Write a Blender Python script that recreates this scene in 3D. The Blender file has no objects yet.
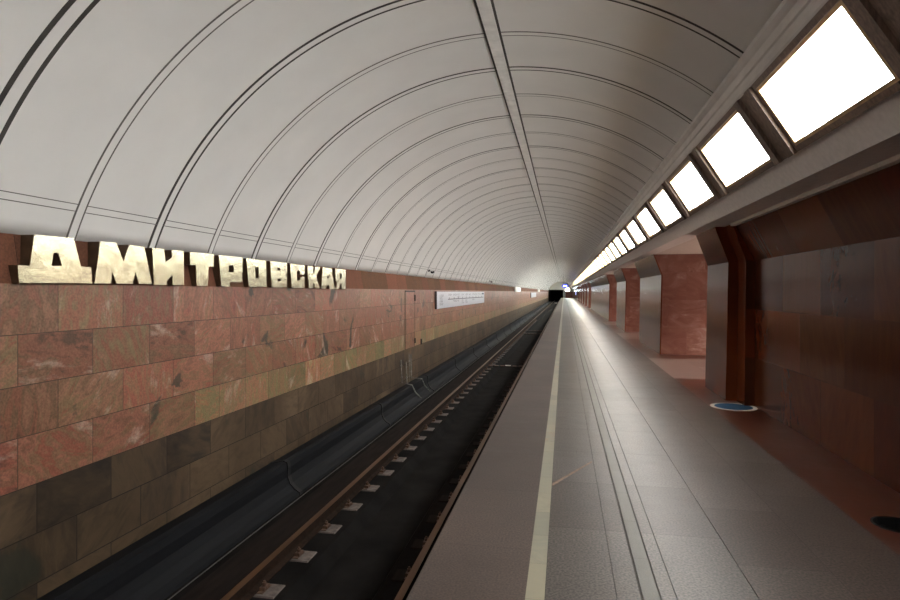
import bpy, bmesh, math, random
from mathutils import Vector
from mathutils.geometry import tessellate_polygon
random.seed(4)
S = bpy.context.scene
C = S.collection

# ------------------------------------------------------------ camera, world, light, exposure
cam = bpy.data.objects.new('camera', bpy.data.cameras.new('camera'))
C.objects.link(cam)
cam.data.sensor_width = 36.0
cam.data.lens = 24.0
cam.data.shift_y = -8.0 / 900.0
cam.data.clip_start = 0.05
cam.data.clip_end = 400
cam.location = (0, 0, 0)
cam.rotation_euler = (math.radians(90), 0, math.atan(114 / 600))
S.camera = cam
W = bpy.data.worlds.new('world')
S.world = W
W.use_nodes = True
W.node_tree.nodes['Background'].inputs[0].default_value = (0.5, 0.5, 0.55, 1)
W.node_tree.nodes['Background'].inputs[1].default_value = 0.02
S.view_settings.view_transform = 'Standard'
S.view_settings.look = 'None'
S.view_settings.exposure = 0.0
S.view_settings.gamma = 1.0
PANEL_LIGHT = 25.0        # radiance of the platform light panels
HALL_LIGHT = 75.0         # radiance of the fixtures in the middle hall
END_LIGHT = 30.0         # lamps at the far end

YE = 165.0               # far end of the station
YB = -10.0               # near end, behind the camera
ZF = -1.6                # platform level

# ------------------------------------------------------------ materials
def nt(name):
    m = bpy.data.materials.new(name)
    m.use_nodes = True
    return m, m.node_tree.nodes, m.node_tree.links, m.node_tree.nodes['Principled BSDF']

def ramp_node(N, stops):
    r = N.new('ShaderNodeValToRGB')
    el = r.color_ramp.elements
    while len(el) < len(stops):
        el.new(0.5)
    for e, (p, c) in zip(el, stops):
        e.position = p
        e.color = (*c, 1)
    return r

def math_node(N, L, op, a, b=None):
    n = N.new('ShaderNodeMath'); n.operation = op
    for i, v in enumerate((a, b)):
        if v is None: continue
        if isinstance(v, (int, float)): n.inputs[i].default_value = v
        else: L.new(v, n.inputs[i])
    return n.outputs[0]

def mix_node(N, L, fac, a, b, mode='MIX'):
    n = N.new('ShaderNodeMix'); n.data_type = 'RGBA'; n.blend_type = mode
    for i, v in ((0, fac), (6, a), (7, b)):
        if isinstance(v, (int, float)): n.inputs[i].default_value = v
        elif isinstance(v, tuple): n.inputs[i].default_value = (*v, 1)
        else: L.new(v, n.inputs[i])
    return n.outputs[2]

def plain(name, col, rough=0.6, metal=0.0, noise=0.25, scale=6.0, bump=0.0, spec=0.5, stretch=(1, 1, 1)):
    m, N, L, B = nt(name)
    tc = N.new('ShaderNodeTexCoord'); mp = N.new('ShaderNodeMapping'); mp.inputs['Scale'].default_value = stretch
    L.new(tc.outputs['Object'], mp.inputs[0])
    nz = N.new('ShaderNodeTexNoise'); nz.inputs['Scale'].default_value = scale; nz.inputs['Detail'].default_value = 5
    L.new(mp.outputs[0], nz.inputs['Vector'])
    r = ramp_node(N, [(0.3, tuple(c * (1 - noise) for c in col)), (0.7, tuple(min(1, c * (1 + noise)) for c in col))])
    L.new(nz.outputs['Fac'], r.inputs[0]); L.new(r.outputs[0], B.inputs['Base Color'])
    B.inputs['Roughness'].default_value = rough; B.inputs['Metallic'].default_value = metal
    B.inputs['Specular IOR Level'].default_value = spec
    if bump:
        b = N.new('ShaderNodeBump'); b.inputs['Strength'].default_value = bump; b.inputs['Distance'].default_value = 0.02
        L.new(nz.outputs['Fac'], b.inputs['Height']); L.new(b.outputs[0], B.inputs['Normal'])
    return m

def glow(name, col, strength):
    m, N, L, B = nt(name)
    B.inputs['Base Color'].default_value = (*col, 1)
    B.inputs['Emission Color'].default_value = (*col, 1)
    B.inputs['Emission Strength'].default_value = strength
    return m

DIM = {'brown_granite_edge': (.31, .28, .26), 'grey_granite_slabs': (.31, .295, .28), 'brown_grey_granite_slabs': (.31, .285, .27), 'pink_grey_granite': (.62, .6, .6),
       'pale_marble_strip': (.56, .56, .56), 'green_grey_strip': (.34, .34, .32), 'red_stone_floor': (.27, .19, .16), 'red_quartzite': (.80, .80, .76),
       'olive_quartzite': (.82, .86, .82), 'brown_quartzite': (.72, .68, .64), 'brown_polished_marble': (.95, .64, .55), 'red_polished_marble': (.62, 1.05, 1.15), 'sooty_granite': (1.0, .97, .97)}
def stone(name, stops_, u='Y', v='Z', uo=0.0, vo=0.0, bw=0.75, bh=0.4, mortar=0.004, mcol=(0.02, 0.015, 0.012),
          offset=0.5, tint=0.45, vscale=2.2, vdist=1.5, rough=0.2, grain=0.0, gscale=120, aniso=(1, 1, 1), spec=0.5,
          spots=0.0, white=0.0, bump=0.03, bumpscale=3.0, dirt=0.0, rvar=0.12, mstr=0.85, ncon=3.6, slabvar=0.0):
    """stone cladding: slabs of their own tint with veins, grain and thin joints"""
    stops = [(p, tuple(v * k_ for v, k_ in zip(c, DIM.get(name, (1, 1, 1))))) for p, c in stops_]
    m, N, L, B = nt(name)
    tc = N.new('ShaderNodeTexCoord'); sp = N.new('ShaderNodeSeparateXYZ')
    L.new(tc.outputs['Object'], sp.inputs[0])
    cb = N.new('ShaderNodeCombineXYZ')
    L.new(math_node(N, L, 'ADD', sp.outputs[u], uo), cb.inputs[0])
    L.new(math_node(N, L, 'ADD', sp.outputs[v], vo), cb.inputs[1])
    br = N.new('ShaderNodeTexBrick')
    L.new(cb.outputs[0], br.inputs['Vector'])
    br.offset = offset
    br.inputs['Color1'].default_value = (0, 0, 0, 1); br.inputs['Color2'].default_value = (1, 1, 1, 1)
    br.inputs['Mortar'].default_value = (0.5, 0.5, 0.5, 1)
    br.inputs['Scale'].default_value = 1.0; br.inputs['Mortar Size'].default_value = mortar
    br.inputs['Mortar Smooth'].default_value = 0.3
    br.inputs['Brick Width'].default_value = bw; br.inputs['Row Height'].default_value = bh
    rnd = N.new('ShaderNodeSeparateColor'); L.new(br.outputs['Color'], rnd.inputs[0]); rv = rnd.outputs[0]
    mp = N.new('ShaderNodeMapping'); mp.inputs['Scale'].default_value = aniso
    L.new(tc.outputs['Object'], mp.inputs[0])
    rot = N.new('ShaderNodeVectorRotate'); rot.rotation_type = 'X_AXIS' if v == 'Z' else 'Z_AXIS'
    L.new(mp.outputs[0], rot.inputs['Vector']); L.new(math_node(N, L, 'MULTIPLY', rv, 5.0), rot.inputs['Angle'])
    st = N.new('ShaderNodeMapping'); st.inputs['Scale'].default_value = (1, 1, 2.6) if v == 'Z' else (1, 1, 1)
    L.new(rot.outputs[0], st.inputs[0])
    nz = N.new('ShaderNodeTexNoise'); nz.noise_dimensions = '4D'
    nz.inputs['Scale'].default_value = vscale; nz.inputs['Detail'].default_value = 7; nz.inputs['Roughness'].default_value = 0.62
    nz.inputs['Distortion'].default_value = vdist
    L.new(st.outputs[0], nz.inputs['Vector']); L.new(math_node(N, L, 'MULTIPLY', rv, 57.0), nz.inputs['W'])
    f = math_node(N, L, 'ADD', math_node(N, L, 'MULTIPLY', rv, tint), math_node(N, L, 'MULTIPLY', math_node(N, L, 'SUBTRACT', nz.outputs['Fac'], 0.5), (1 - tint) * ncon))
    f = math_node(N, L, 'ADD', f, (1 - tint) / 2)
    r = ramp_node(N, stops); L.new(f, r.inputs[0]); col = r.outputs[0]
    if slabvar:
        fr = math_node(N, L, 'FRACT', math_node(N, L, 'MULTIPLY', rv, 7.31))
        sv = math_node(N, L, 'ADD', math_node(N, L, 'MULTIPLY', fr, 2 * slabvar), 1 - slabvar)
        col = mix_node(N, L, 1.0, col, sv, 'MULTIPLY')
        hue = math_node(N, L, 'GREATER_THAN', math_node(N, L, 'FRACT', math_node(N, L, 'MULTIPLY', rv, 23.7)), 0.55)
        col = mix_node(N, L, 1.0, col, mix_node(N, L, hue, (1.05, 0.96, 0.97), (0.93, 1.00, 0.94)), 'MULTIPLY')
    if spots:      # dark mineral patches
        n2 = N.new('ShaderNodeTexNoise'); n2.inputs['Scale'].default_value = 1.7; n2.inputs['Detail'].default_value = 4; n2.inputs['Distortion'].default_value = 0.6
        L.new(tc.outputs['Object'], n2.inputs['Vector'])
        rr = ramp_node(N, [(0.63, (0, 0, 0)), (0.67, (1, 1, 1))]); L.new(n2.outputs['Fac'], rr.inputs[0])
        col = mix_node(N, L, math_node(N, L, 'MULTIPLY', rr.outputs[0], spots), col, (0.03, 0.04, 0.03))
    if white:      # pale veins
        n3 = N.new('ShaderNodeTexNoise'); n3.inputs['Scale'].default_value = 1.6; n3.inputs['Detail'].default_value = 9; n3.inputs['Roughness'].default_value = 0.7; n3.inputs['Distortion'].default_value = 0.25
        L.new(st.outputs[0], n3.inputs['Vector'])
        rr = ramp_node(N, [(0.57, (0, 0, 0)), (0.72, (1, 1, 1))]); L.new(n3.outputs['Fac'], rr.inputs[0])
        col = mix_node(N, L, math_node(N, L, 'MULTIPLY', rr.outputs[0], white), col, (0.55, 0.45, 0.38))
    if grain:
        n4 = N.new('ShaderNodeTexNoise'); n4.inputs['Scale'].default_value = gscale; n4.inputs['Detail'].default_value = 2
        L.new(tc.outputs['Object'], n4.inputs['Vector'])
        rr = ramp_node(N, [(0.35, (1 - grain,) * 3), (0.65, (1 + grain,) * 3)]); L.new(n4.outputs['Fac'], rr.inputs[0])
        col = mix_node(N, L, 1.0, col, rr.outputs[0], 'MULTIPLY')
    if dirt:
        n5 = N.new('ShaderNodeTexNoise'); n5.inputs['Scale'].default_value = 0.9; n5.inputs['Detail'].default_value = 6
        L.new(tc.outputs['Object'], n5.inputs['Vector'])
        rr = ramp_node(N, [(0.4, (1 - dirt,) * 3), (0.62, (1, 1, 1))]); L.new(n5.outputs['Fac'], rr.inputs[0])
        col = mix_node(N, L, 1.0, col, rr.outputs[0], 'MULTIPLY')
    col = mix_node(N, L, math_node(N, L, 'MULTIPLY', br.outputs['Fac'], mstr), col, mcol)
    L.new(col, B.inputs['Base Color'])
    L.new(math_node(N, L, 'ADD', rough, math_node(N, L, 'MULTIPLY', math_node(N, L, 'ADD', nz.outputs['Fac'], br.outputs['Fac']), rvar)), B.inputs['Roughness'])
    B.inputs['Specular IOR Level'].default_value = spec
    if name == 'brown_polished_marble': B.inputs['IOR'].default_value = 1.3
    n6 = N.new('ShaderNodeTexNoise'); n6.inputs['Scale'].default_value = bumpscale; n6.inputs['Detail'].default_value = 3
    L.new(tc.outputs['Object'], n6.inputs['Vector'])
    h = math_node(N, L, 'SUBTRACT', n6.outputs['Fac'], math_node(N, L, 'MULTIPLY', br.outputs['Fac'], 0.5))
    b = N.new('ShaderNodeBump'); b.inputs['Strength'].default_value = bump * 10; b.inputs['Distance'].default_value = 0.01
    L.new(h, b.inputs['Height']); L.new(b.outputs[0], B.inputs['Normal'])
    return m

RED = [(0.0, (0.14, 0.07, 0.05)), (0.05, (0.20, 0.085, 0.06)), (0.2, (0.33, 0.125, 0.085)), (0.35, (0.22, 0.12, 0.075)), (0.5, (0.36, 0.16, 0.11)), (0.62, (0.24, 0.155, 0.09)), (0.75, (0.31, 0.11, 0.075)), (0.95, (0.27, 0.17, 0.10))]
OLIVE = [(0.05, (0.17, 0.14, 0.075)), (0.3, (0.26, 0.20, 0.10)), (0.42, (0.34, 0.16, 0.10)), (0.55, (0.22, 0.18, 0.095)), (0.7, (0.35, 0.15, 0.09)), (0.85, (0.31, 0.24, 0.12)), (1.0, (0.42, 0.34, 0.22))]
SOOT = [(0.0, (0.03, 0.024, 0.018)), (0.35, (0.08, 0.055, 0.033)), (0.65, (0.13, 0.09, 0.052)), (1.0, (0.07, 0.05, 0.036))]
M = {}
M['wall'] = stone('red_quartzite', RED, uo=0.2, vo=1.53, bw=0.75, bh=0.4, spots=0.8, white=0.6, spec=0.3, rough=0.35, mortar=0.004, tint=0.62, slabvar=0.17, vscale=2.2, vdist=1.2, ncon=4.5, grain=0.18, gscale=60)
M['wall_top'] = stone('brown_quartzite', [(0, (0.17, 0.09, 0.06)), (0.5, (0.22, 0.11, 0.07)), (1, (0.26, 0.12, 0.08))], uo=0.1, vo=0.13, bw=0.9, bh=0.6, rough=0.65, spec=0.08, tint=0.6, slabvar=0.10, mortar=0.003, grain=0.15, gscale=60)
M['wall_low'] = stone('olive_quartzite', OLIVE, uo=0.45, vo=1.53, bw=0.62, bh=0.4, rough=0.35, spec=0.3, tint=0.6, slabvar=0.14, white=0.6, mortar=0.004, vscale=3.2, vdist=0.7, grain=0.18, gscale=60)
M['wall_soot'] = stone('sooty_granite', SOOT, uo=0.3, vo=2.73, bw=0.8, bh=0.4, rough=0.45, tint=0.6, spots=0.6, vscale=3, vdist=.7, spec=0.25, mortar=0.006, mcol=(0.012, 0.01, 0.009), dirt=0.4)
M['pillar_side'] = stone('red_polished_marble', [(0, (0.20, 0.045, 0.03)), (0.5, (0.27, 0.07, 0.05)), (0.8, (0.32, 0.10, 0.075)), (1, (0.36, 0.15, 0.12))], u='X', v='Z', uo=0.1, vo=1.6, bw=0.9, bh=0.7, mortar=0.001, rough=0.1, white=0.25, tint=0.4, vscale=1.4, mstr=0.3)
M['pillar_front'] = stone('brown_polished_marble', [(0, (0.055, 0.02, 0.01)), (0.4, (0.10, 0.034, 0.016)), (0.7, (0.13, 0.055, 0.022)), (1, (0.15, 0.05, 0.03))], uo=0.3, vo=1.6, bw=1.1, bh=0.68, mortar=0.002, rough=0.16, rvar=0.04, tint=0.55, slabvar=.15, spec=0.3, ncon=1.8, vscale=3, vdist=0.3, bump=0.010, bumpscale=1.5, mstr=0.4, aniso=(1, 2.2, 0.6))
M['edge'] = stone('brown_granite_edge', [(0, (0.17, 0.13, 0.115)), (1, (0.24, 0.185, 0.165))], v='X', uo=0.1, vo=0.8, bw=1.1, bh=2.0, mortar=0.0015, rough=0.42, grain=0.4, gscale=80, tint=0.3, vscale=6, dirt=0.35, spec=0.4)
M['granite'] = stone('grey_granite_slabs', [(0, (0.15, 0.125, 0.11)), (0.5, (0.21, 0.185, 0.17)), (1, (0.26, 0.24, 0.22))], v='X', uo=0.35, vo=0.1, bw=1.0, bh=2.0, mortar=0.003, rough=0.32, spec=0.4, grain=0.6, gscale=70, tint=0.8, vscale=9, vdist=0.2, dirt=0.15)
M['granite_wide'] = stone('brown_grey_granite_slabs', [(0, (0.16, 0.12, 0.10)), (0.4, (0.21, 0.17, 0.15)), (1, (0.27, 0.24, 0.22))], v='X', uo=0.6, vo=-1.0, bw=0.95, bh=0.5, mortar=0.002, offset=0.4, rough=0.30, spec=0.4, grain=0.6, gscale=70, tint=0.8, vscale=9, vdist=0.2, dirt=0.15)
M['marble_strip'] = stone('pale_marble_strip', [(0, (0.32, 0.32, 0.25)), (0.3, (0.42, 0.41, 0.31)), (0.6, (0.50, 0.46, 0.33)), (0.8, (0.40, 0.39, 0.30)), (1, (0.58, 0.40, 0.24))], v='X', uo=0.0, vo=0.3, bw=0.42, bh=2.0, mortar=0.001, rough=0.3, tint=0.8, vscale=5)
M['groove_strip'] = stone('green_grey_strip', [(0, (0.13, 0.13, 0.105)), (1, (0.19, 0.19, 0.155))], v='X', uo=0.15, vo=-0.2, bw=0.6, bh=2.0, mortar=0.002, rough=0.35, grain=0.2, tint=0.5)
M['red_floor'] = stone('red_stone_floor', [(0, (0.17, 0.05, 0.03)), (0.5, (0.24, 0.085, 0.05)), (1, (0.30, 0.13, 0.075))], v='X', uo=0.2, vo=-2.0, bw=1.2, bh=0.7, mortar=0.001, rough=0.25, tint=0.3, white=0.08)
M['hall_floor'] = stone('pink_grey_granite', [(0, (0.24, 0.16, 0.14)), (0.5, (0.33, 0.24, 0.21)), (1, (0.42, 0.36, 0.33))], v='X', uo=0.4, vo=-2.0, bw=1.0, bh=0.8, mortar=0.002, rough=0.25, grain=0.25, tint=0.6)
M['vault'] = plain('grey_white_vault_paint', (0.80, 0.79, 0.765), rough=0.30, noise=0.035, scale=1.6, bump=0.03, spec=0.4)
M['rib'] = plain('vault_batten_paint', (0.78, 0.77, 0.745), rough=0.45, spec=0.3, noise=0.12, scale=8)
M['seam'] = plain('dark_seam', (0.05, 0.045, 0.04), rough=0.8)
M['seam_light'] = plain('grey_seam', (0.13, 0.12, 0.11), rough=0.8)
M['plaster'] = plain('grey_plaster', (0.78, 0.75, 0.73), rough=0.55, noise=0.06, scale=20, bump=0.1)
M['soffit'] = plain('beige_soffit', (0.66, 0.61, 0.56), rough=0.6, noise=0.06, scale=10)
M['cornice'] = plain('cornice_paint', (0.68, 0.65, 0.62), rough=0.5, noise=0.08, scale=4)
M['panel_glow'] = glow('light_diffuser', (0.99, 0.985, 0.97), PANEL_LIGHT)
M['panel_glow_far'] = glow('boosted_far_diffuser', (0.95, 1.0, 0.95), PANEL_LIGHT * 1.9)  # far panels made stronger and greener to brighten the far vault
M['hall_glow'] = glow('hall_diffuser', (1.0, 0.93, 0.84), HALL_LIGHT)
M['end_glow'] = glow('cool_end_lamp', (0.80, 0.92, 1.0), END_LIGHT)
M['brass'] = plain('pale_brass', (0.42, 0.395, 0.275), rough=0.27, metal=1.0, noise=0.12, scale=4.5, bump=0.3)
M['brass_dark'] = plain('brown_bronze', (0.10, 0.06, 0.035), rough=0.5, metal=0.4, noise=0.3, scale=9)
M['frame'] = plain('aged_brass_frame', (0.62, 0.47, 0.26), rough=0.4, metal=0.5, noise=0.25, scale=15)
M['mullion'] = plain('dark_bronze_mullion', (0.20, 0.145, 0.115), rough=0.5, metal=0.0, noise=0.35, scale=8, stretch=(6, 6, 1))
M['rust'] = plain('rusty_rail', (0.02, 0.011, 0.007), rough=0.8, metal=0.0, spec=0.1, noise=0.35, scale=20)
M['rail_head'] = plain('rail_running_top', (0.13, 0.07, 0.035), rough=0.5, metal=0.8, noise=0.2, scale=10, stretch=(1, 0.1, 1))
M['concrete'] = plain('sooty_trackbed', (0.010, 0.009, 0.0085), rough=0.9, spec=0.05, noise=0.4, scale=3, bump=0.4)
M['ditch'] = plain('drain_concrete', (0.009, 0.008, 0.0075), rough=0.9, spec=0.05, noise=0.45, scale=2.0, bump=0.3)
M['board'] = plain('dark_brown_board', (0.014, 0.010, 0.0085), rough=0.85, spec=0.08, noise=0.35, scale=4, stretch=(4, 0.5, 4))
M['cover'] = plain('blue_grey_cover', (0.009, 0.0095, 0.011), rough=0.7, noise=0.2, scale=5, stretch=(3, 0.3, 3), spec=0.1)
M['pad'] = plain('pale_dusty_block', (0.10, 0.08, 0.07), rough=0.95, noise=0.4, scale=14, bump=0.5)
M['black'] = plain('black', (0.006, 0.006, 0.006), rough=0.9)
M['bolt'] = plain('rusty_fastening', (0.10, 0.055, 0.035), rough=0.7, metal=0.3, noise=0.4, scale=30)
M['board_white'] = plain('white_board', (0.60, 0.63, 0.68), rough=0.35, noise=0.03, scale=3)
M['board_side'] = plain('dark_board_side', (0.07, 0.06, 0.06), rough=0.5)
M['ink'] = plain('grey_ink', (0.09, 0.10, 0.13), rough=0.5)
M['blue'] = plain('blue_print', (0.008, 0.05, 0.115), rough=0.7, spec=0.15, noise=0.3, scale=12)
M['white'] = plain('off_white', (0.62, 0.60, 0.54), rough=0.45, noise=0.06)
M['cable'] = plain('grey_cable', (0.07, 0.065, 0.06), rough=0.6)
M['pipe'] = plain('dusty_pipe', (0.20, 0.19, 0.175), rough=0.8, spec=0.2, noise=0.4, scale=12)
M['cast_iron'] = plain('cast_iron', (0.006, 0.006, 0.006), rough=0.95, spec=0.02, noise=0.3, scale=30)
M['sign_blue'] = glow('lit_blue_sign', (0.03, 0.05, 0.55), 1.2)
M['sign_white'] = glow('lit_white_sign', (0.85, 0.9, 1.0), 2.2)
M['grey_green'] = plain('grey_green_paint', (0.26, 0.30, 0.28), rough=0.5)

# ------------------------------------------------------------ mesh helpers
class MB:
    """collects pieces of ONE object, each with its own material slot"""
    def __init__(self):
        self.bm = bmesh.new(); self.mats = []
    def mi(self, m):
        if m not in self.mats: self.mats.append(m)
        return self.mats.index(m)
    def face(self, vs, m=0, smooth=False):
        try:
            f = self.bm.faces.new(vs); f.material_index = m; f.smooth = smooth
            return f
        except ValueError:
            return None
    def box(self, a, b, m):
        i = self.mi(m); x0, y0, z0 = a; x1, y1, z1 = b
        v = [self.bm.verts.new(p) for p in ((x0, y0, z0), (x1, y0, z0), (x1, y1, z0), (x0, y1, z0), (x0, y0, z1), (x1, y0, z1), (x1, y1, z1), (x0, y1, z1))]
        for q in ((3, 2, 1, 0), (4, 5, 6, 7), (0, 1, 5, 4), (1, 2, 6, 5), (2, 3, 7, 6), (3, 0, 4, 7)):
            self.face([v[k] for k in q], i)
    def hexa(self, pts, m):
        i = self.mi(m); v = [self.bm.verts.new(p) for p in pts]
        for q in ((3, 2, 1, 0), (4, 5, 6, 7), (0, 1, 5, 4), (1, 2, 6, 5), (2, 3, 7, 6), (3, 0, 4, 7)):
            self.face([v[k] for k in q], i)
    def sweep(self, prof, y0, y1, m, seg=1, smooth=False, caps=True):
        """closed (x,z) profile swept along Y"""
        i = self.mi(m); rings = []
        for s in range(seg + 1):
            y = y0 + (y1 - y0) * s / seg
            rings.append([self.bm.verts.new((x, y, z)) for x, z in prof])
        n = len(prof)
        for a, b in zip(rings, rings[1:]):
            for k in range(n):
                self.face([a[k], a[(k + 1) % n], b[(k + 1) % n], b[k]], i, smooth)
        if caps:
            self.face(rings[0][::-1], i); self.face(rings[-1], i)
    def tube(self, pts, r, m, n=8):
        i = self.mi(m); rings = []
        pts = [Vector(p) for p in pts]
        for k, p in enumerate(pts):
            d = (pts[min(k + 1, len(pts) - 1)] - pts[max(k - 1, 0)]).normalized()
            a = d.orthogonal().normalized() if k == 0 else (a - d * a.dot(d)).normalized()
            b = d.cross(a)
            rings.append([self.bm.verts.new(p + (a * math.cos(t) + b * math.sin(t)) * r) for t in [2 * math.pi * j / n for j in range(n)]])
        for a1, b1 in zip(rings, rings[1:]):
            for k in range(n):
                self.face([a1[k], a1[(k + 1) % n], b1[(k + 1) % n], b1[k]], i, True)
        self.face(rings[0][::-1], i); self.face(rings[-1], i)
    def disc(self, c, r, h, m, n=48, r2=None):
        """upright cylinder, base centre c"""
        i = self.mi(m); r2 = r if r2 is None else r2
        a = [self.bm.verts.new((c[0] + r * math.cos(2 * math.pi * k / n), c[1] + r * math.sin(2 * math.pi * k / n), c[2])) for k in range(n)]
        b = [self.bm.verts.new((c[0] + r2 * math.cos(2 * math.pi * k / n), c[1] + r2 * math.sin(2 * math.pi * k / n), c[2] + h)) for k in range(n)]
        for k in range(n): self.face([a[k], a[(k + 1) % n], b[(k + 1) % n], b[k]], i)
        self.face(a[::-1], i); self.face(b, i)
    def plate(self, polys, fa, fb, m, mside):
        """polygon with holes (2-D), fa/fb give the 3-D point of the front and the back"""
        i = self.mi(m); j = self.mi(mside)
        tri = tessellate_polygon([[Vector((p[0], p[1], 0)) for p in q] for q in polys])
        flat = [p for q in polys for p in q]
        A = [self.bm.verts.new(fa(*p)) for p in flat]; Bk = [self.bm.verts.new(fb(*p)) for p in flat]
        for t in tri:
            self.face([A[k] for k in t], i); self.face([Bk[k] for k in reversed(t)], j)
        o = 0
        for q in polys:
            n = len(q)
            for k in range(n):
                a, b = o + k, o + (k + 1) % n
                self.face([A[a], A[b], Bk[b], Bk[a]], j)
            o += n
    def build(self, name, parent=None, loc=None):
        bmesh.ops.recalc_face_normals(self.bm, faces=self.bm.faces)
        me = bpy.data.meshes.new(name); self.bm.to_mesh(me); self.bm.free()
        for m in self.mats: me.materials.append(m)
        o = bpy.data.objects.new(name, me); C.objects.link(o)
        if parent: o.parent = parent
        if loc: o.location = loc
        return o

def structure(mb, name):
    o = mb.build(name); o['kind'] = 'structure'; return o

def tag(o, label, cat, group=None):
    o['label'] = label; o['category'] = cat
    if group: o['group'] = group
    return o

def thing(name, loc, label, cat, group=None):
    o = bpy.data.objects.new(name, None); C.objects.link(o); o.location = loc
    return tag(o, label, cat, group)

def dup(o, parent=None, dy=0.0, dx=0.0):
    c = o.copy(); C.objects.link(c)
    if parent: c.parent = parent
    else: c.location = (o.location.x + dx, o.location.y + dy, o.location.z)
    for ch in list(o.children): dup(ch, c)
    return c

ORD = ['nearest', 'second', 'third', 'fourth', 'fifth', 'sixth', 'seventh', 'eighth', 'ninth', 'tenth', 'eleventh', 'twelfth', 'thirteenth', 'fourteenth',
       'fifteenth', 'sixteenth', 'seventeenth', 'eighteenth', 'nineteenth', 'twentieth']

# ------------------------------------------------------------ the vault
CX, CZ, R = -0.778, -0.82, 3.65
T0, T1 = math.asin((-4.2 - CX) / R), math.radians(39.1)
def arc(t, r=R): return (CX + r * math.sin(t), CZ + r * math.cos(t))
N_ARC = 56
ts = [T0 + (T1 - T0) * k / N_ARC for k in range(N_ARC + 1)]
mb = MB()
mb.sweep([arc(t) for t in ts] + [arc(t, R + 0.06) for t in reversed(ts)], YB, YE, M['vault'], seg=16, smooth=False)
vault = structure(mb, 'ceiling')
for p in vault.data.polygons: p.use_smooth = abs(p.normal.y) < 0.5 and abs((Vector((p.center.x - CX, 0, p.center.z - CZ))).length - R) < 0.004

def arc_strip(mb, t0, t1, y0, y1, r_in, m, n=N_ARC):
    tt = [t0 + (t1 - t0) * k / n for k in range(n + 1)]
    i = mb.mi(m); rows = []
    for t in tt:
        a = arc(t, R + 0.002); b = arc(t, r_in)
        rows.append([mb.bm.verts.new(p) for p in ((a[0], y0, a[1]), (b[0], y0, b[1]), (b[0], y1, b[1]), (a[0], y1, a[1]))])
    for p, q in zip(rows, rows[1:]):
        for k in range(3): mb.face([p[k], p[k + 1], q[k + 1], q[k]], i)
TC0, TC1 = math.asin((-0.862 - CX) / R), math.asin((-0.674 - CX) / R)
def rib(heavy, w=0.036, g=None):
    mb = MB(); g = g or (0.032 if heavy else 0.018)
    for a, b in ((T0, TC0), (TC1, T1)):
        arc_strip(mb, a, b, -w, w, R - (0.005 if heavy else 0.004), M['vault'])
        for s in (-1, 1):
            arc_strip(mb, a, b, min(s * w, s * (w + g)), max(s * w, s * (w + g)), R - 0.0025, M['seam'] if heavy else M['seam_light'])
    return mb
heavy = light_ = None
n_tr = 0
for k in range(-9, 156):
    y = 4.49 + 1.037 * k
    if y < YB or y > YE: continue
    n_tr += 1
    hv = (k % 2 != 0)
    if k == -1:      # the wide worn joint nearest the camera
        o = structure(rib(True, 0.046, 0.040), 'trim_%d' % n_tr); o.location.y = y + 0.035; continue
    src = heavy if hv else light_
    if src is None:
        o = structure(rib(hv), 'trim_%d' % n_tr)
        if hv: heavy = o
        else: light_ = o
    else:
        o = src.copy(); C.objects.link(o); o.name = 'trim_%d' % n_tr
    o.location.y = y
# crown channel and the lengthwise joints low on the left of the vault
mb = MB()
def strip_along(mb, t0, t1, dr, m):
    mb.sweep([arc(t0, R + 0.002), arc(t1, R + 0.002), arc(t1, R - dr), arc(t0, R - dr)], YB, YE, m)
g = 0.026 / R
strip_along(mb, TC0 + g, TC1 - g, 0.016, M['rib']); strip_along(mb, TC0, TC0 + g, 0.008, M['seam']); strip_along(mb, TC1 - g, TC1, 0.008, M['seam'])
n_tr += 1; structure(mb, 'trim_%d' % n_tr)
mb = MB()
for z in (0.745, 0.688):
    t = -math.acos((z - CZ) / R)
    strip_along(mb, t, t + 0.0018, 0.004, M['seam_light'])
n_tr += 1; structure(mb, 'trim_%d' % n_tr)

# ------------------------------------------------------------ cornice, beam and soffit on the right
mb = MB()
mb.sweep([(1.50, 2.06), (1.495, 1.985), (1.515, 1.955), (1.53, 1.94), (1.53, 1.86), (1.545, 1.85), (1.545, 1.80), (1.525, 1.79), (1.53, 1.745), (1.555, 1.70), (1.60, 1.70), (1.9, 1.70), (1.9, 2.06)], YB, YE, M['cornice'])
n_tr += 1; structure(mb, 'trim_%d' % n_tr)
mb = MB()
mb.sweep([(1.875, 1.16), (2.0, 0.965), (2.3, 0.965), (2.3, 1.16)], YB, YE, M['plaster'])
n_tr += 1; structure(mb, 'trim_%d' % n_tr)
mb = MB()
mb.sweep([(2.3, 0.965), (6.4, 0.965), (6.4, 2.4), (2.2, 2.4), (2.2, 1.3), (2.3, 1.16)], YB, YE, M['soffit'])
structure(mb, 'ceiling_side')

# ------------------------------------------------------------ left wall
mb = MB(); mb.sweep([(-4.14, 0.065), (-4.205, 0.458), (-4.35, 0.458), (-4.35, 0.065)], YB, YE, M['wall_top']); structure(mb, 'wall_left')
mb = MB(); mb.sweep([(-4.14, -1.13), (-4.14, 0.065), (-4.35, 0.065), (-4.35, -1.13)], YB, YE, M['wall']); structure(mb, 'wall_left.001')
mb = MB(); mb.sweep([(-4.14, -1.53), (-4.14, -1.13), (-4.35, -1.13), (-4.35, -1.53)], 6.2, YE, M['wall_low']); structure(mb, 'wall_left.002')
mb = MB(); mb.sweep([(-4.14, -1.53), (-4.14, -1.13), (-4.35, -1.13), (-4.35, -1.53)], YB, 6.2, M['wall']); structure(mb, 'wall_left.004')
mb = MB(); mb.sweep([(-4.145, -2.95), (-4.145, -1.53), (-4.35, -1.53), (-4.35, -2.95)], YB, YE, M['wall_soot']); structure(mb, 'wall_left.003')
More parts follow.
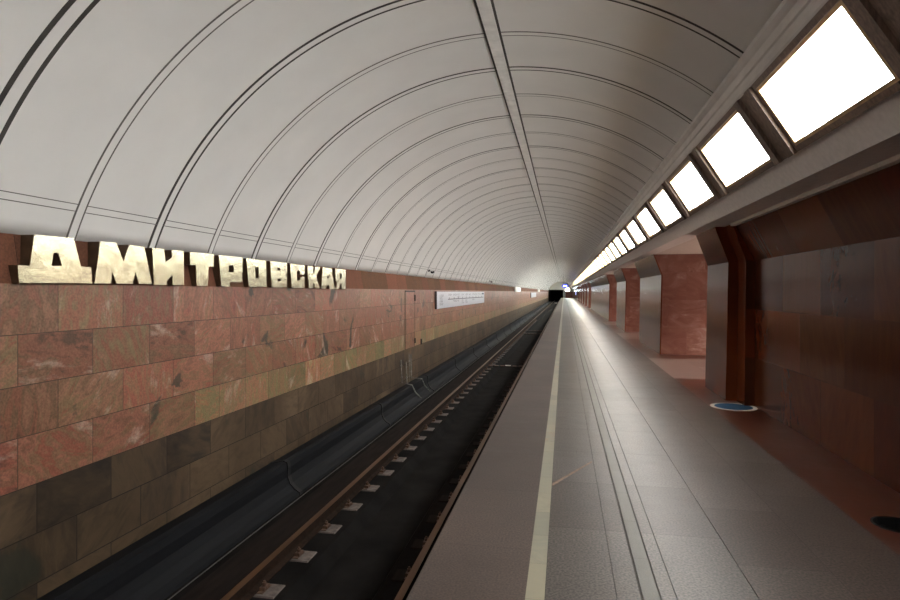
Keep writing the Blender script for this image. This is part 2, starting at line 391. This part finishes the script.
# a stone faced service door, flush with the wall
mb = MB()
mb.box((-4.16, 15.42, -1.52), (-4.134, 16.42, 0.0), M['wall'])
mb.box((-4.16, 15.38, -1.53), (-4.132, 15.42, 0.03), M['seam']); mb.box((-4.16, 16.42, -1.53), (-4.132, 16.45, 0.03), M['seam'])
mb.box((-4.16, 15.38, 0.0), (-4.128, 16.45, 0.04), M['seam'])
d = structure(mb, 'door_1')
for z0, z1, y in ((-0.25, -0.08, 16.43), (-1.44, -1.30, 16.43), (-1.54, -1.38, 17.2)):
    mb = MB(); mb.box((-4.14, y - 0.05, z0), (-4.12, y + 0.06, z1), M['black']); h = mb.build('door_hinge' if y < 17 else 'vent_slot', parent=d if y < 17 else None)
    if y > 17: h['kind'] = 'structure'; h.name = 'trim_slot'

# ------------------------------------------------------------ track trough
mb = MB()
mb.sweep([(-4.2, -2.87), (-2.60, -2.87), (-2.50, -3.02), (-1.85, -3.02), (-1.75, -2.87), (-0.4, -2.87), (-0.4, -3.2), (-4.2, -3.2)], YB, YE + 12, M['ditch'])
structure(mb, 'floor_track')
# platform body and floor strips
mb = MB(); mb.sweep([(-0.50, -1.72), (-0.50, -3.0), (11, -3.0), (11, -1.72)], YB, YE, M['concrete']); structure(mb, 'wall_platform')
def floor_strip(x0, x1, m, name, y0=YB, y1=YE, z=ZF, th=0.12):
    mb = MB(); mb.box((x0, y0, z - th), (x1, y1, z), m); return structure(mb, name)
floor_strip(-0.806, -0.20, M['edge'], 'floor')
floor_strip(-0.20, -0.10, M['marble_strip'], 'floor.001')
floor_strip(-0.10, 0.27, M['granite'], 'floor.002')
floor_strip(0.273, 0.395, M['granite'], 'floor.003')
floor_strip(0.395, 0.41, M['seam'], 'floor.004', z=ZF - 0.004, th=0.11)
floor_strip(0.41, 0.492, M['groove_strip'], 'floor.005')
floor_strip(0.492, 0.502, M['seam'], 'floor.006', z=ZF - 0.004, th=0.11)
floor_strip(0.502, 0.578, M['granite'], 'floor.007')
floor_strip(0.582, 0.998, M['granite'], 'floor.008')
floor_strip(1.002, 2.0, M['granite_wide'], 'floor.009')
floor_strip(-0.5, 2.0, M['black'], 'floor.010', z=ZF - 0.006, th=0.10)
PIL = [(YB, 10.75), (16.05, 20.35), (25.0, 29.1), (33.8, 56.0), (61.5, 65.8), (70.3, 74.6), (79.1, 83.4), (87.9, 92.2), (96.7, 101.0), (105.5, YE)]
n = 11; last = YB
for a, b in PIL:
    a2, b2 = max(YB, a - 0.9), min(YE, b + 0.95)
    if a2 > last: floor_strip(2.0, 6.4, M['hall_floor'], 'floor.%03d' % n, last, a2); n += 1
    floor_strip(2.0, 6.4, M['red_floor'], 'floor.%03d' % n, a2, b2); n += 1; last = b2
floor_strip(6.4, 11.0, M['hall_floor'], 'floor.%03d' % n)

# middle hall beyond the pillars
mb = MB(); mb.box((10.8, YB, ZF), (11.0, YE, 2.6), M['plaster']); structure(mb, 'wall_right')
mb = MB(); mb.box((6.3, YB, 2.4), (11, YE, 2.6), M['vault']); structure(mb, 'ceiling_hall')
mb = MB(); mb.box((-4.4, YB - 0.2, -3.2), (11, YB, 3.0), M['wall_top']); structure(mb, 'wall_back')

# far end wall with the tunnel mouth
arc_pts = [arc(T0 + (T1 - T0) * k / 24, R + 0.05) for k in range(25)]
outer = [(-4.35, -3.2), (-4.35, 0.46)] + arc_pts + [(11, 2.5), (11, -3.2)]
mb = MB()
mb.plate([outer, [(-4.13, -2.9), (-4.13, 0.6), (-0.2, 0.6), (-0.2, -2.9)]], lambda x, z: (x, YE, z), lambda x, z: (x, YE + 0.4, z), M['white'], M['black'])
structure(mb, 'wall_front')
mb = MB()
mb.sweep([(-4.2, -3.1), (-4.2, 0.6), (-0.2, 0.6), (-0.2, -3.1), (-0.1, -3.1), (-0.1, 0.8), (-4.4, 0.8), (-4.4, -3.1)], YE + 0.4, YE + 40, M['black'])
mb.box((-4.4, YE + 40, -3.1), (-0.1, YE + 40.2, 0.8), M['black'])
structure(mb, 'wall_tunnel')
mb = MB(); mb.box((0.35, YE - 0.12, ZF), (2.35, YE, 0.05), M['pillar_side']); structure(mb, 'wall_front.001')
mb = MB(); mb.box((-0.1, YE - 0.2, ZF), (0.3, YE, 0.3), M['grey_green']); structure(mb, 'trim_end')

# ------------------------------------------------------------ pillars
def pillar(y0, y1, label, recess=False):
    t = thing('pillar', (0, 0, 0), label, 'pillar', 'stone faced pillars along the platform')
    xb, xm, xt, zb, zt = 2.40, 2.44, 2.24, 0.44, 0.962
    if not recess:
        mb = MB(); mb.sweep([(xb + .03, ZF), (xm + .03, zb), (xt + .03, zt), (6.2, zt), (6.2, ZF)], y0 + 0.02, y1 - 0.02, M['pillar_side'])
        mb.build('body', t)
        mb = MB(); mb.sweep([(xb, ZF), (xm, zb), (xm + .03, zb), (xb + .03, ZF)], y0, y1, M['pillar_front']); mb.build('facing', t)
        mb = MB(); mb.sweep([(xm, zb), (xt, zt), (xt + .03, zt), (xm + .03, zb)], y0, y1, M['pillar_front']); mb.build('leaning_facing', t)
    else:
        ys = 9.45
        xb, xm, xt = 2.34, 2.38, 2.19
        mb = MB(); mb.sweep([(2.65, ZF), (2.65, zb), (2.42, zt), (6.2, zt), (6.2, ZF)], y0, y1 - 0.03, M['pillar_side']); mb.build('body', t)
        mb = MB(); mb.sweep([(xb, ZF), (xm, zb), (2.56, zb), (2.56, ZF)], ys, y1, M['pillar_front']); mb.build('pilaster', t)
        mb = MB(); mb.sweep([(xm, zb), (xt, zt), (2.37, zt), (2.56, zb)], ys, y1, M['pillar_front']); mb.build('leaning_pilaster_top', t)
        mb = MB(); mb.sweep([(2.49, ZF), (2.51, zb), (2.33, zt), (2.46, zt), (2.66, zb), (2.66, ZF)], 9.05, ys + .2, M['pillar_front']); mb.build('side_strip', t)
        mb = MB(); mb.sweep([(2.62, ZF), (2.62, zb), (2.66, zb), (2.66, ZF)], y0, 9.06, M['pillar_front']); mb.build('panel', t)
        mb = MB(); mb.sweep([(2.62, zb), (2.36, 0.955), (2.42, 0.955), (2.66, zb)], y0, 9.06, M['pillar_front']); mb.build('leaning_panel', t)
        mb = MB(); mb.sweep([(2.31, 0.93), (2.30, 0.964), (2.40, 0.964), (2.38, 0.93)], y0, 9.06, M['soffit']); mb.build('capping', t)
    return t
plab = ['long brown polished stone pillar at the right edge, nearest the camera',
        'broad stone pillar just behind the first gap, with a wide red side face',
        'third stone pillar along the platform, with a narrower red side face',
        'very long stone pillar in the distance, fourth along the platform',
        'fifth stone pillar, showing as a dark post far down the platform',
        'sixth stone pillar, tiny, just past the dark post', 'seventh stone pillar, tiny, far down the platform',
        'eighth stone pillar, tiny, far down the platform', 'ninth stone pillar, tiny, far down the platform', 'last and farthest stone pillar before the end wall']
for i, ((a, b), l) in enumerate(zip(PIL, plab)): pillar(a, b, l, recess=(i == 0))

# ------------------------------------------------------------ light panels
E_ = Vector((0.267, 0, -0.428)).normalized(); NN = Vector((-0.428, 0, -0.267)).normalized(); P0 = Vector((1.57, 0, 1.64)); HL = 0.5045
def pp(y, a, h): return tuple(P0 + E_ * a + NN * h + Vector((0, y, 0)))
def slab(mb, y0, y1, a0, a1, h0, h1, m):
    mb.hexa([pp(y0, a0, h0), pp(y1, a0, h0), pp(y1, a1, h0), pp(y0, a1, h0), pp(y0, a0, h1), pp(y1, a0, h1), pp(y1, a1, h1), pp(y0, a1, h1)], m)
def light_panel(label, group, gm):
    t = thing('cornice_light', (0, 0, 0), label, 'light panel', group)
    mb = MB(); slab(mb, -0.02, 1.49, -0.01, HL + 0.02, -0.08, -0.055, gm); mb.build('diffuser', t)
    mb = MB()
    fw = 0.028
    slab(mb, -fw, 1.47 + fw, -fw, 0.0, -0.06, 0.022, M['frame']); slab(mb, -fw, 1.47 + fw, HL, HL + fw, -0.06, 0.022, M['frame'])
    slab(mb, -fw, 0.0, 0, HL, -0.06, 0.022, M['frame']); slab(mb, 1.47, 1.47 + fw, 0, HL, -0.06, 0.022, M['frame'])
    mb.build('frame', t)
    mb = MB()
    slab(mb, -fw, 1.47 + fw, -0.075, -fw, -0.03, 0.034, M['mullion']); slab(mb, -fw, 1.47 + fw, HL + fw, HL + 0.075, -0.03, 0.034, M['mullion'])
    mb.build('outer_frame', t)
    mb = MB()
    slab(mb, 1.47 + fw, 2.07 - fw, -0.075, HL + 0.075, -0.03, 0.018, M['mullion'])
    slab(mb, 1.47 + fw + .05, 1.47 + fw + .17, -0.075, HL + 0.08, 0.018, 0.05, M['mullion'])
    slab(mb, 2.07 - fw - .17, 2.07 - fw - .05, -0.075, HL + 0.08, 0.018, 0.05, M['mullion'])
    mb.build('mullion', t)
    return t
lg = 'glowing light panels in the cornice'
base = far_base = None
y = 3.77 - 2.07 * 6; idx = 0; near_i = 0
while y < YE - 2.1:
    if y < 1.0: lab = 'bright light panel of the cornice row behind or beside the camera'
    else:
        near_i += 1
        if near_i <= 14:
            lab = ('largest and nearest' if near_i == 1 else ORD[near_i - 1] + ' nearest') + ' glowing white light panel in the right hand cornice row'
        else: lab = 'small glowing light panel in the far part of the cornice row'
    far = y > 55
    if base is None: base = light_panel(lab, lg, M['panel_glow']); o = base
    elif far and far_base is None: far_base = light_panel(lab, lg, M['panel_glow_far']); o = far_base
    else: o = dup(far_base if far else base); o['label'] = lab
    o.location.y = y
    y += 2.07
mb = MB(); mb.sweep([(1.70, 1.72), (1.98, 1.26), (1.98, 1.15), (2.25, 1.15), (2.25, 1.72)], YB, YE, M['mullion']); n_tr += 1; structure(mb, 'trim_%d' % n_tr)

# hall fixtures that light the gaps
hall = None
for k in range(14):
    y = 9.0 + 8.9 * k
    if hall is None:
        hall = thing('hall_lamp', (0, 0, 0), 'lit ceiling lamp in the middle hall', 'lamp', 'middle hall lamps')
        mb = MB(); mb.box((7.6, 0, 2.24), (9.2, 5.0, 2.28), M['hall_glow']); mb.build('diffuser', hall)
        mb = MB(); mb.box((7.5, -0.1, 2.28), (9.3, 5.1, 2.375), M['frame']); mb.build('housing', hall); o = hall
    else: o = dup(hall)
    o.location.y = y

# ------------------------------------------------------------ station name in brass letters
GL = {
'DE': [[(3.864, 0.205), (3.967, 0.202), (4.012, 0.45), (4.394, 0.455), (4.471, 0.219), (4.585, 0.215), (4.594, 0.077), (3.872, 0.069)], [(4.187, 0.317), (4.238, 0.32), (4.271, 0.217), (4.17, 0.213)]] ,
'EM': [[(4.691, 0.452), (4.885, 0.456), (4.975, 0.287), (5.058, 0.451), (5.264, 0.445), (5.372, 0.083), (5.186, 0.08), (5.139, 0.194), (5.098, 0.079), (4.885, 0.079), (4.835, 0.187), (4.817, 0.078), (4.621, 0.077)]] ,
'I': [[(5.378, 0.444), (5.564, 0.445), (5.583, 0.305), (5.69, 0.368), (5.69, 0.445), (5.888, 0.448), (5.893, 0.074), (5.697, 0.074), (5.697, 0.177), (5.604, 0.118), (5.604, 0.073), (5.407, 0.073)]] ,
'TE': [[(6.0, 0.444), (6.462, 0.447), (6.456, 0.3), (6.355, 0.298), (6.335, 0.07), (6.128, 0.07), (6.106, 0.302), (6.005, 0.302)]] ,
'ER': [[(6.566, 0.443), (7.112, 0.446), (7.097, 0.126), (6.807, 0.124), (6.807, 0.068), (6.615, 0.069)], [(6.784, 0.334), (6.898, 0.336), (6.898, 0.248), (6.784, 0.248)]] ,
'O': [[(7.203, 0.44), (7.728, 0.437), (7.745, 0.07), (7.261, 0.068)], [(7.417, 0.335), (7.523, 0.336), (7.523, 0.188), (7.443, 0.188)]] ,
'VE': [[(7.852, 0.438), (8.373, 0.432), (8.376, 0.285), (8.334, 0.261), (8.373, 0.232), (8.363, 0.069), (7.89, 0.067)], [(8.05, 0.353), (8.158, 0.354), (8.158, 0.31), (8.056, 0.308)], [(8.071, 0.197), (8.17, 0.198), (8.17, 0.161), (8.074, 0.161)]] ,
'ES': [[(8.479, 0.427), (8.998, 0.427), (8.994, 0.28), (8.836, 0.279), (8.828, 0.33), (8.703, 0.329), (8.717, 0.177), (8.839, 0.178), (8.839, 0.239), (8.987, 0.24), (8.987, 0.062), (8.523, 0.061)]] ,
'KA': [[(9.1, 0.425), (9.315, 0.425), (9.335, 0.306), (9.437, 0.425), (9.624, 0.426), (9.453, 0.251), (9.603, 0.059), (9.408, 0.06), (9.327, 0.19), (9.335, 0.06), (9.158, 0.06)]] ,
'A': [[(9.732, 0.425), (10.127, 0.423), (10.274, 0.054), (10.058, 0.055), (10.039, 0.119), (9.894, 0.119), (9.868, 0.056), (9.663, 0.056)], [(9.921, 0.289), (9.994, 0.288), (10.012, 0.233), (9.903, 0.233)]] ,
'YA': [[(10.312, 0.425), (10.838, 0.422), (10.828, 0.053), (10.615, 0.054), (10.61, 0.168), (10.509, 0.129), (10.489, 0.055), (10.303, 0.054), (10.4, 0.183), (10.322, 0.218)], [(10.509, 0.342), (10.63, 0.342), (10.63, 0.25), (10.514, 0.25)]] ,

}
RU = dict(DE='Д', EM='М', I='И', TE='Т', ER='Р', O='О', VE='В', ES='С', KA='К', A='А', YA='Я')
WHERE = dict(DE='first and largest, with wide feet', EM='second of the station name', I='third of the station name', TE='fourth of the station name',
             ER='fifth of the station name', O='sixth of the station name', VE='seventh of the station name', ES='eighth of the station name',
             KA='ninth of the station name', A='tenth of the station name', YA='last of the station name')
def wall_x(z): return -4.14 - max(0.0, z - 0.065) * 0.065 / 0.393
for k, polys in GL.items():
    mb = MB()
    mb.plate(polys, lambda y, z: (-4.075, y, z), lambda y, z: (-4.085, y, z), M['brass'], M['brass'])
    ys_ = [p[0] for q in polys for p in q]
    t = thing('brass_letter', (-4.1, sum(ys_) / len(ys_), 0.07), 'brass letter %s on the left wall, %s' % (RU[k], WHERE[k]), 'letter', 'brass letters of the station name')
    o = mb.build('face', t); o.location = -t.location
    mb = MB()
    mb.plate(polys, lambda y, z: (-4.085, y, z), lambda y, z: (wall_x(z) + 0.001, y, z), M['brass_dark'], M['brass_dark'])
    o = mb.build('return', t); o.location = -t.location

# ------------------------------------------------------------ route boards on the left wall
def text_mesh(s, size):
    c = bpy.data.curves.new('t', 'FONT'); c.body = s; c.size = size; c.fill_mode = 'FRONT'; c.resolution_u = 2
    o = bpy.data.objects.new('t', c); C.objects.link(o)
    dg = bpy.context.evaluated_depsgraph_get(); me = bpy.data.meshes.new_from_object(o.evaluated_get(dg))
    C.objects.unlink(o); bpy.data.objects.remove(o); return me
def add_text(mb, s, y, z, size, m, x=-4.055):
    me = text_mesh(s, size); i = mb.mi(m); vs = [mb.bm.verts.new((x, y + v.co.x, z + v.co.y)) for v in me.vertices]
    for p in me.polygons: mb.face([vs[k] for k in p.vertices], i)
    bpy.data.meshes.remove(me)
t = thing('route_board', (-4.1, 25, -0.56), 'long white board of station names on the left wall, the nearer one', 'sign', 'station name boards on the left wall')
def under(o, t): o.location = -t.location; return o
mb = MB(); mb.box((-4.132, 19.1, -0.56), (-4.07, 30.9, 0.02), M['board_side']); under(mb.build('case', t), t)
mb = MB(); mb.box((-4.07, 19.13, -0.55), (-4.06, 30.88, 0.01), M['board_white']); under(mb.build('panel', t), t)
mb = MB()
mb.box((-4.06, 21.0, -0.275), (-4.056, 30.5, -0.245), M['ink'])
for j, s in enumerate(('К СТАНЦИЯМ', 'ПЕРЕХОД', 'НА ЛИНИИ', 'ПЕРЕСАДКА')): add_text(mb, s, 19.5, -0.16 - 0.095 * j, 0.10, M['ink'])
sts = ['САВЁЛОВСКАЯ', 'МЕНДЕЛЕЕВСКАЯ', 'ЦВЕТНОЙ\nБУЛЬВАР', 'ЧЕХОВСКАЯ', 'БОРОВИЦКАЯ', 'ПОЛЯНКА', 'СЕРПУХОВСКАЯ', 'ТУЛЬСКАЯ', 'НАГАТИНСКАЯ', 'НАГОРНАЯ']
low = [None, 'НОВОСЛОБОДСКАЯ', 'ТРУБНАЯ', 'ТВЕРСКАЯ\nПУШКИНСКАЯ', 'АРБАТСКАЯ\nБОРОВИЦКАЯ', None, 'ДОБРЫНИНСКАЯ', None, None, None]
for j, s in enumerate(sts):
    yy = 21.0 + 0.95 * j
    add_text(mb, s, yy, -0.13, 0.095, M['ink']); mb.box((-4.06, yy + 0.2, -0.25), (-4.056, yy + 0.26, -0.19), M['ink'])
    if low[j]: add_text(mb, low[j], yy, -0.37, 0.085, M['ink'])
mb.box((-4.06, 30.1, -0.12), (-4.056, 30.6, -0.05), M['blue'])
under(mb.build('lettering', t), t)
t = thing('route_board', (-4.1, 82, -0.7), 'small far away white board on the left wall near the tunnel', 'sign', 'station name boards on the left wall')
mb = MB(); mb.box((-4.132, 76, -0.72), (-4.07, 90, -0.08), M['board_side']); under(mb.build('case', t), t)
mb = MB(); mb.box((-4.07, 76.1, -0.71), (-4.06, 89.9, -0.09), M['board_white']); under(mb.build('panel', t), t)
t = thing('wall_cabinet', (-4.1, 54, 0.0), 'white box with a lit sign high on the left wall, far away', 'cabinet')
mb = MB(); mb.box((-4.2, 51.2, 0.02), (-4.06, 57.8, 0.455), M['white']); under(mb.build('box', t), t)
mb = MB(); mb.box((-4.06, 53.5, 0.10), (-4.04, 56.5, 0.28), M['sign_white']); under(mb.build('lit_sign', t), t)
t = thing('wall_cabinet', (-4.1, 100, 0.0), 'white box at the top of the left wall, beyond the far board', 'cabinet')
mb = MB(); mb.box((-4.2, 97.2, 0.02), (-4.06, 104, 0.455), M['white']); under(mb.build('box', t), t)

# little cameras on the vault

def vault_cam(y, z, label):
    tt = -math.acos((z - CZ) / R); x = arc(tt)[0]
    t = thing('vault_camera', (x, y, z), label, 'camera', 'small cameras on the vault')
    mb = MB(); mb.box((-0.01, -0.03, -0.03), (0.03, 0.03, 0.03), M['black']); mb.tube([(0.03, 0, 0), (0.12, 0.0, -0.04)], 0.010, M['black']); mb.build('bracket', t)
    mb = MB(); mb.tube([(0.12, -0.12, -0.06), (0.12, 0.12, -0.04)], 0.026, M['black'], 10); mb.disc((0.12, 0.0, -0.09), 0.018, 0.03, M['black'], 12); cb_ = mb.build('camera_body', t)
    mb = MB(); mb.tube([(0.12, 0.12, -0.04), (0.12, 0.15, -0.04)], 0.034, M['cast_iron'], 10); mb.build('hood', cb_)
vault_cam(18.1, 0.66, 'small black camera on the vault above the service door')
vault_cam(33.7, 0.62, 'small black camera on the vault beyond the long white board')

# ------------------------------------------------------------ pipes on the sooty wall
def pipe(pts, label, r=0.014, M=dict(M, cable=M['pipe'])):
    t = thing('conduit_pipe', pts[-1], label, 'pipe', 'pale pipes on the lower left wall')
    mb = MB(); mb.tube(pts, r, M['cable']); under(mb.build('tube', t), t)
    mb = MB()
    for q in (0.25, 0.75):
        a, b = Vector(pts[0]), Vector(pts[1]); p = a.lerp(b, q); mb.box((-4.139, p.y - 0.035, p.z - 0.012), (-4.10, p.y + 0.035, p.z + 0.012), M['cable'])
    under(mb.build('clip', t), t)
pipe([(-4.12, 14.95, -1.75), (-4.12, 15.02, -2.35), (-3.86, 15.05, -2.40), (-3.82, 15.25, -2.62), (-3.70, 15.5, -2.85)], 'bent pale pipe on the sooty wall, left of three')
pipe([(-4.12, 15.45, -1.85), (-4.12, 15.5, -2.42), (-4.10, 15.52, -2.62)], 'straight pale pipe on the sooty wall, middle of three')
pipe([(-4.12, 15.95, -1.70), (-4.12, 16.0, -2.35), (-3.86, 16.15, -2.40), (-3.82, 16.35, -2.62), (-3.70, 16.6, -2.85)], 'bent pale pipe on the sooty wall, right of three')
pipe([(-4.12, 15.75, -1.66), (-4.12, 15.8, -2.50)], 'thin dark pipe between the pale pipes on the sooty wall', 0.01)

# ------------------------------------------------------------ contact rail covers along the foot of the wall
cov = None; y = 3.55 - 4.45 * 3; i = 0
while y < YE - 1:
    lab = ('%s section of dark grey rail cover along the foot of the left wall' % ORD[i]) if 0 <= i < 10 else 'distant section of dark grey rail cover along the left wall'
    if y < 0: lab = 'section of dark grey rail cover beside the camera, out of view'
    else: i += 1
    if cov is None:
        cov = thing('rail_cover', (0, 0, 0), lab, 'rail cover', 'dark covers over the contact rail')
        prof = [(-4.13, -2.45), (-3.92, -2.40), (-3.86, -2.42), (-3.845, -2.50), (-3.85, -2.62), (-3.81, -2.72), (-3.74, -2.79), (-3.67, -2.83), (-3.66, -2.865), (-4.13, -2.865)]
        mb = MB(); mb.sweep(prof, 0, 4.40, M['cover'], smooth=False); mb.build('shell', cov)
        mb = MB(); mb.sweep([(x + (0.012 if x > -4.1 else 0), z + 0.008) for x, z in prof[:-2]] + [(-3.655, -2.865), (-3.70, -2.865)] + [(x - 0.01, z - 0.005) for x, z in reversed(prof[1:-2])], 4.36, 4.45, M['black']); mb.build('joint_band', cov)
        o = cov
    else: o = dup(cov); o['label'] = lab
    o.location.y = y; y += 4.45
mb = MB(); mb.tube([(-3.60 + 0.01 * math.sin(k), YB + 0.1 + k * 1.5, -2.855) for k in range(int((YE - YB) / 1.5))], 0.006, M['cable'], 6)
tag(mb.build('floor_cable'), 'thin pale cable lying along the foot of the rail cover', 'cable')
mb = MB(); mb.box((-3.50, YB, -2.87), (-3.05, YE, -2.84), M['board']); tag(mb.build('walk_board'), 'flat dark brown board beside the left rail', 'board')

# ------------------------------------------------------------ rails, blocks and fastenings
def rail(xc, label):
    t = thing('rail', (xc, 0, -2.85), label, 'rail', 'running rails')
    z = -2.70
    mb = MB(); mb.sweep([(xc - .07, -2.85), (xc + .07, -2.85), (xc + .07, -2.838), (xc + .012, -2.822), (xc + .010, -2.745), (xc + .036, -2.735), (xc + .036, z - .004), (xc - .036, z - .004), (xc - .036, -2.735), (xc - .010, -2.745), (xc - .012, -2.822), (xc - .07, -2.838)], YB, YE + 35, M['rust']); under(mb.build('rail_body', t), t)
    mb = MB(); mb.box((xc - .034, YB, z - .004), (xc + .034, YE + 35, z), M['rail_head']); under(mb.build('running_top', t), t)
rail(-2.93, 'left rusty running rail, full length of the trough')
rail(-1.43, 'right rusty running rail beside the platform edge')
def block(x, sgn, lab, pm=None):
    pm = pm or M['pad']
    t = thing('sleeper_block', (x, 0, -2.87), lab, 'sleeper block', 'sleeper blocks under the rails')
    mb = MB(); b0, b1 = sorted((-0.14 * sgn, 0.26 * sgn))
    mb.hexa([(b0, -.13, 0), (b1, -.13, 0), (b1, .13, 0), (b0, .13, 0), (b0, -.12, .012), (b1 - .01, -.12, .012), (b1 - .01, .12, .012), (b0, .12, .012)], pm); mb.build('pad', t)
    mb = MB(); mb.box((-.13, -.09, .012), (.13, .09, .0195), M['bolt']); mb.build('base_plate', t)
    for s in (-1, 1):
        mb = MB(); xx = s * 0.103
        mb.box((xx - .028, -.05, .0195), (xx + .028, .05, .052), M['bolt']); cl = mb.build('rail_clip', t)
        mb = MB(); mb.disc((xx, 0, .052), .02, .03, M['bolt'], 8); mb.disc((xx, 0, .082), .011, .018, M['bolt'], 8); mb.build('bolt', cl)
    return t
bl = None; j = 0
for k in range(-3, 75):
    y = 5.33 + 0.766 * k
    if k < 0: lab = 'sleeper block under the left rail, nearer than the picture edge'
    else:
        lab = ('%s pale sleeper block in view under the left rail' % ORD[j]) if j < 20 else 'small distant sleeper block under the left rail'; j += 1
    if bl is None: bl = block(-2.93, 1, lab); o = bl
    else: o = dup(bl); o['label'] = lab
    o.location.y = y
b2 = None
for k in range(0, 34):
    y = 5.1 + 0.766 * k
    if b2 is None: b2 = block(-1.43, -1, 'dark sleeper block under the right rail by the platform', M['board']); o = b2  # dark colour here stands for the shade beside the platform
    else: o = dup(b2)
    o.location.y = y
    o['label'] = ('%s dark sleeper block in view under the right rail by the platform' % ORD[k]) if k < 10 else 'small dark distant sleeper block under the right rail by the platform'
# cross channels in the drain
for y, lab in ((22.85, 'nearer dark crossbar over the drain between the rails'), (40.7, 'far dark crossbar over the drain between the rails'), (44.0, 'second far crossbar over the drain between the rails')):
    mb = MB(); mb.box((-2.88, y, -2.868), (-1.48, y + 0.22, -2.83), M['black'])
    for q in range(6): mb.box((-2.85 + q * .23, y + .02, -2.83), (-2.70 + q * .23, y + .2, -2.82), M['bolt'])
    tag(mb.build('drain_crossbar'), lab, 'crossbar', 'crossbars over the track drain')
mb = MB(); mb.box((-2.2, 22.9, -2.82), (-2.0, 23.02, -2.80), M['white']); tag(mb.build('marker_tag'), 'tiny white tag lying on the nearer crossbar', 'tag')

# ------------------------------------------------------------ things on the platform
t = thing('floor_sticker', (2.32, 8.95, ZF), 'round blue floor sticker with a pale rim beside the near pillar', 'sticker')
mb = MB(); mb.disc((0, 0, 0.0), 0.30, 0.003, M['white']); mb.build('rim', t)
mb = MB(); mb.disc((0, 0, 0.003), 0.245, 0.001, M['blue']); mb.build('print', t)
t = thing('drain_cover', (2.26, 4.62, ZF), 'round black iron cover set in the red floor', 'cover')
mb = MB(); mb.disc((0, 0, 0), 0.15, 0.004, M['cast_iron']); mb.build('lid', t)
mb = MB(); mb.disc((0, 0, 0), 0.165, 0.002, M['black']); mb.build('ring', t)
mb = MB()
for q in range(-4, 5): mb.box((-0.13 + abs(q) * .012, q * 0.028 - 0.006, 0.004), (0.13 - abs(q) * .012, q * 0.028 + 0.006, 0.008), M['cast_iron'])
mb.build('grip_pattern', t)
# a paler patch of mortar across one slab
mb = MB(); mb.hexa([(-0.095, 5.02, ZF), (0.255, 5.78, ZF), (0.262, 5.84, ZF), (-0.095, 5.10, ZF), (-0.095, 5.03, ZF + .0015), (0.255, 5.79, ZF + .0015), (0.262, 5.83, ZF + .0015), (-0.095, 5.09, ZF + .0015)], plain('crack_filler', (0.20, 0.13, 0.09), 0.6, noise=0.3, scale=20))
tag(mb.build('crack_repair'), 'thin orange repair line across a slab beside the pale strip', 'repair')

# far end: hanging blue sign, lamps
t = thing('hanging_sign', (0.17, 96, 1.3), 'oval blue lit sign hanging at the far end of the platform', 'sign')
mb = MB()
n = 32; i = mb.mi(M['sign_blue'])
a = [mb.bm.verts.new((0.5 * math.cos(2 * math.pi * k / n), 0, 0.30 * math.sin(2 * math.pi * k / n) - 0.35)) for k in range(n)]
b = [mb.bm.verts.new((0.5 * math.cos(2 * math.pi * k / n), 0.1, 0.30 * math.sin(2 * math.pi * k / n) - 0.35)) for k in range(n)]
mb.face(a, i); mb.face(b[::-1], i)
for k in range(n): mb.face([a[k], a[(k + 1) % n], b[(k + 1) % n], b[k]], i)
mb.build('sign_face', t)
mb = MB(); mb.box((-0.28, -0.012, -0.42), (0.12, 0, -0.25), M['sign_white']); mb.box((0.16, -0.012, -0.46), (0.30, 0, -0.30), M['sign_white']); mb.build('symbol', t)
mb = MB(); mb.tube([(-0.3, 0.05, -0.12), (-0.3, 0.05, 1.42)], 0.015, M['black']); mb.build('hanger', t)
mb = MB(); mb.tube([(0.3, 0.05, -0.12), (0.3, 0.05, 1.30)], 0.015, M['black']); mb.build('hanger', t)
t = thing('end_lamp', (0.9, YE - 6, 0.6), 'cool white lamp glowing at the far end wall', 'lamp')
mb = MB(); mb.box((-0.45, 0, -0.35), (0.45, 0.12, 0.35), M['end_glow']); mb.build('diffuser', t)
mb = MB(); mb.box((-0.5, 0.12, -0.4), (0.5, 0.2, 0.4), M['frame']); mb.tube([(0, .16, .4), (0, .16, 1.83)], .02, M['black']); mb.build('housing', t)
t = thing('blue_reflection', (2.28, 110, -0.3), 'pale blue glowing panel imitating a reflection on the farthest pillar', 'reflection panel')  # glowing panel stands in for a blue poster's reflection on the stone
mb = MB(); mb.box((-0.10, 0, -0.3), (0.04, 9, 0.35), M['board_side']); mb.build('case', t)
mb = MB(); mb.box((-0.11, 0.2, -0.25), (-0.10, 8.8, 0.30), glow('pale_blue_reflection', (0.45, 0.5, 0.9), 0.9)); mb.build('panel', t)
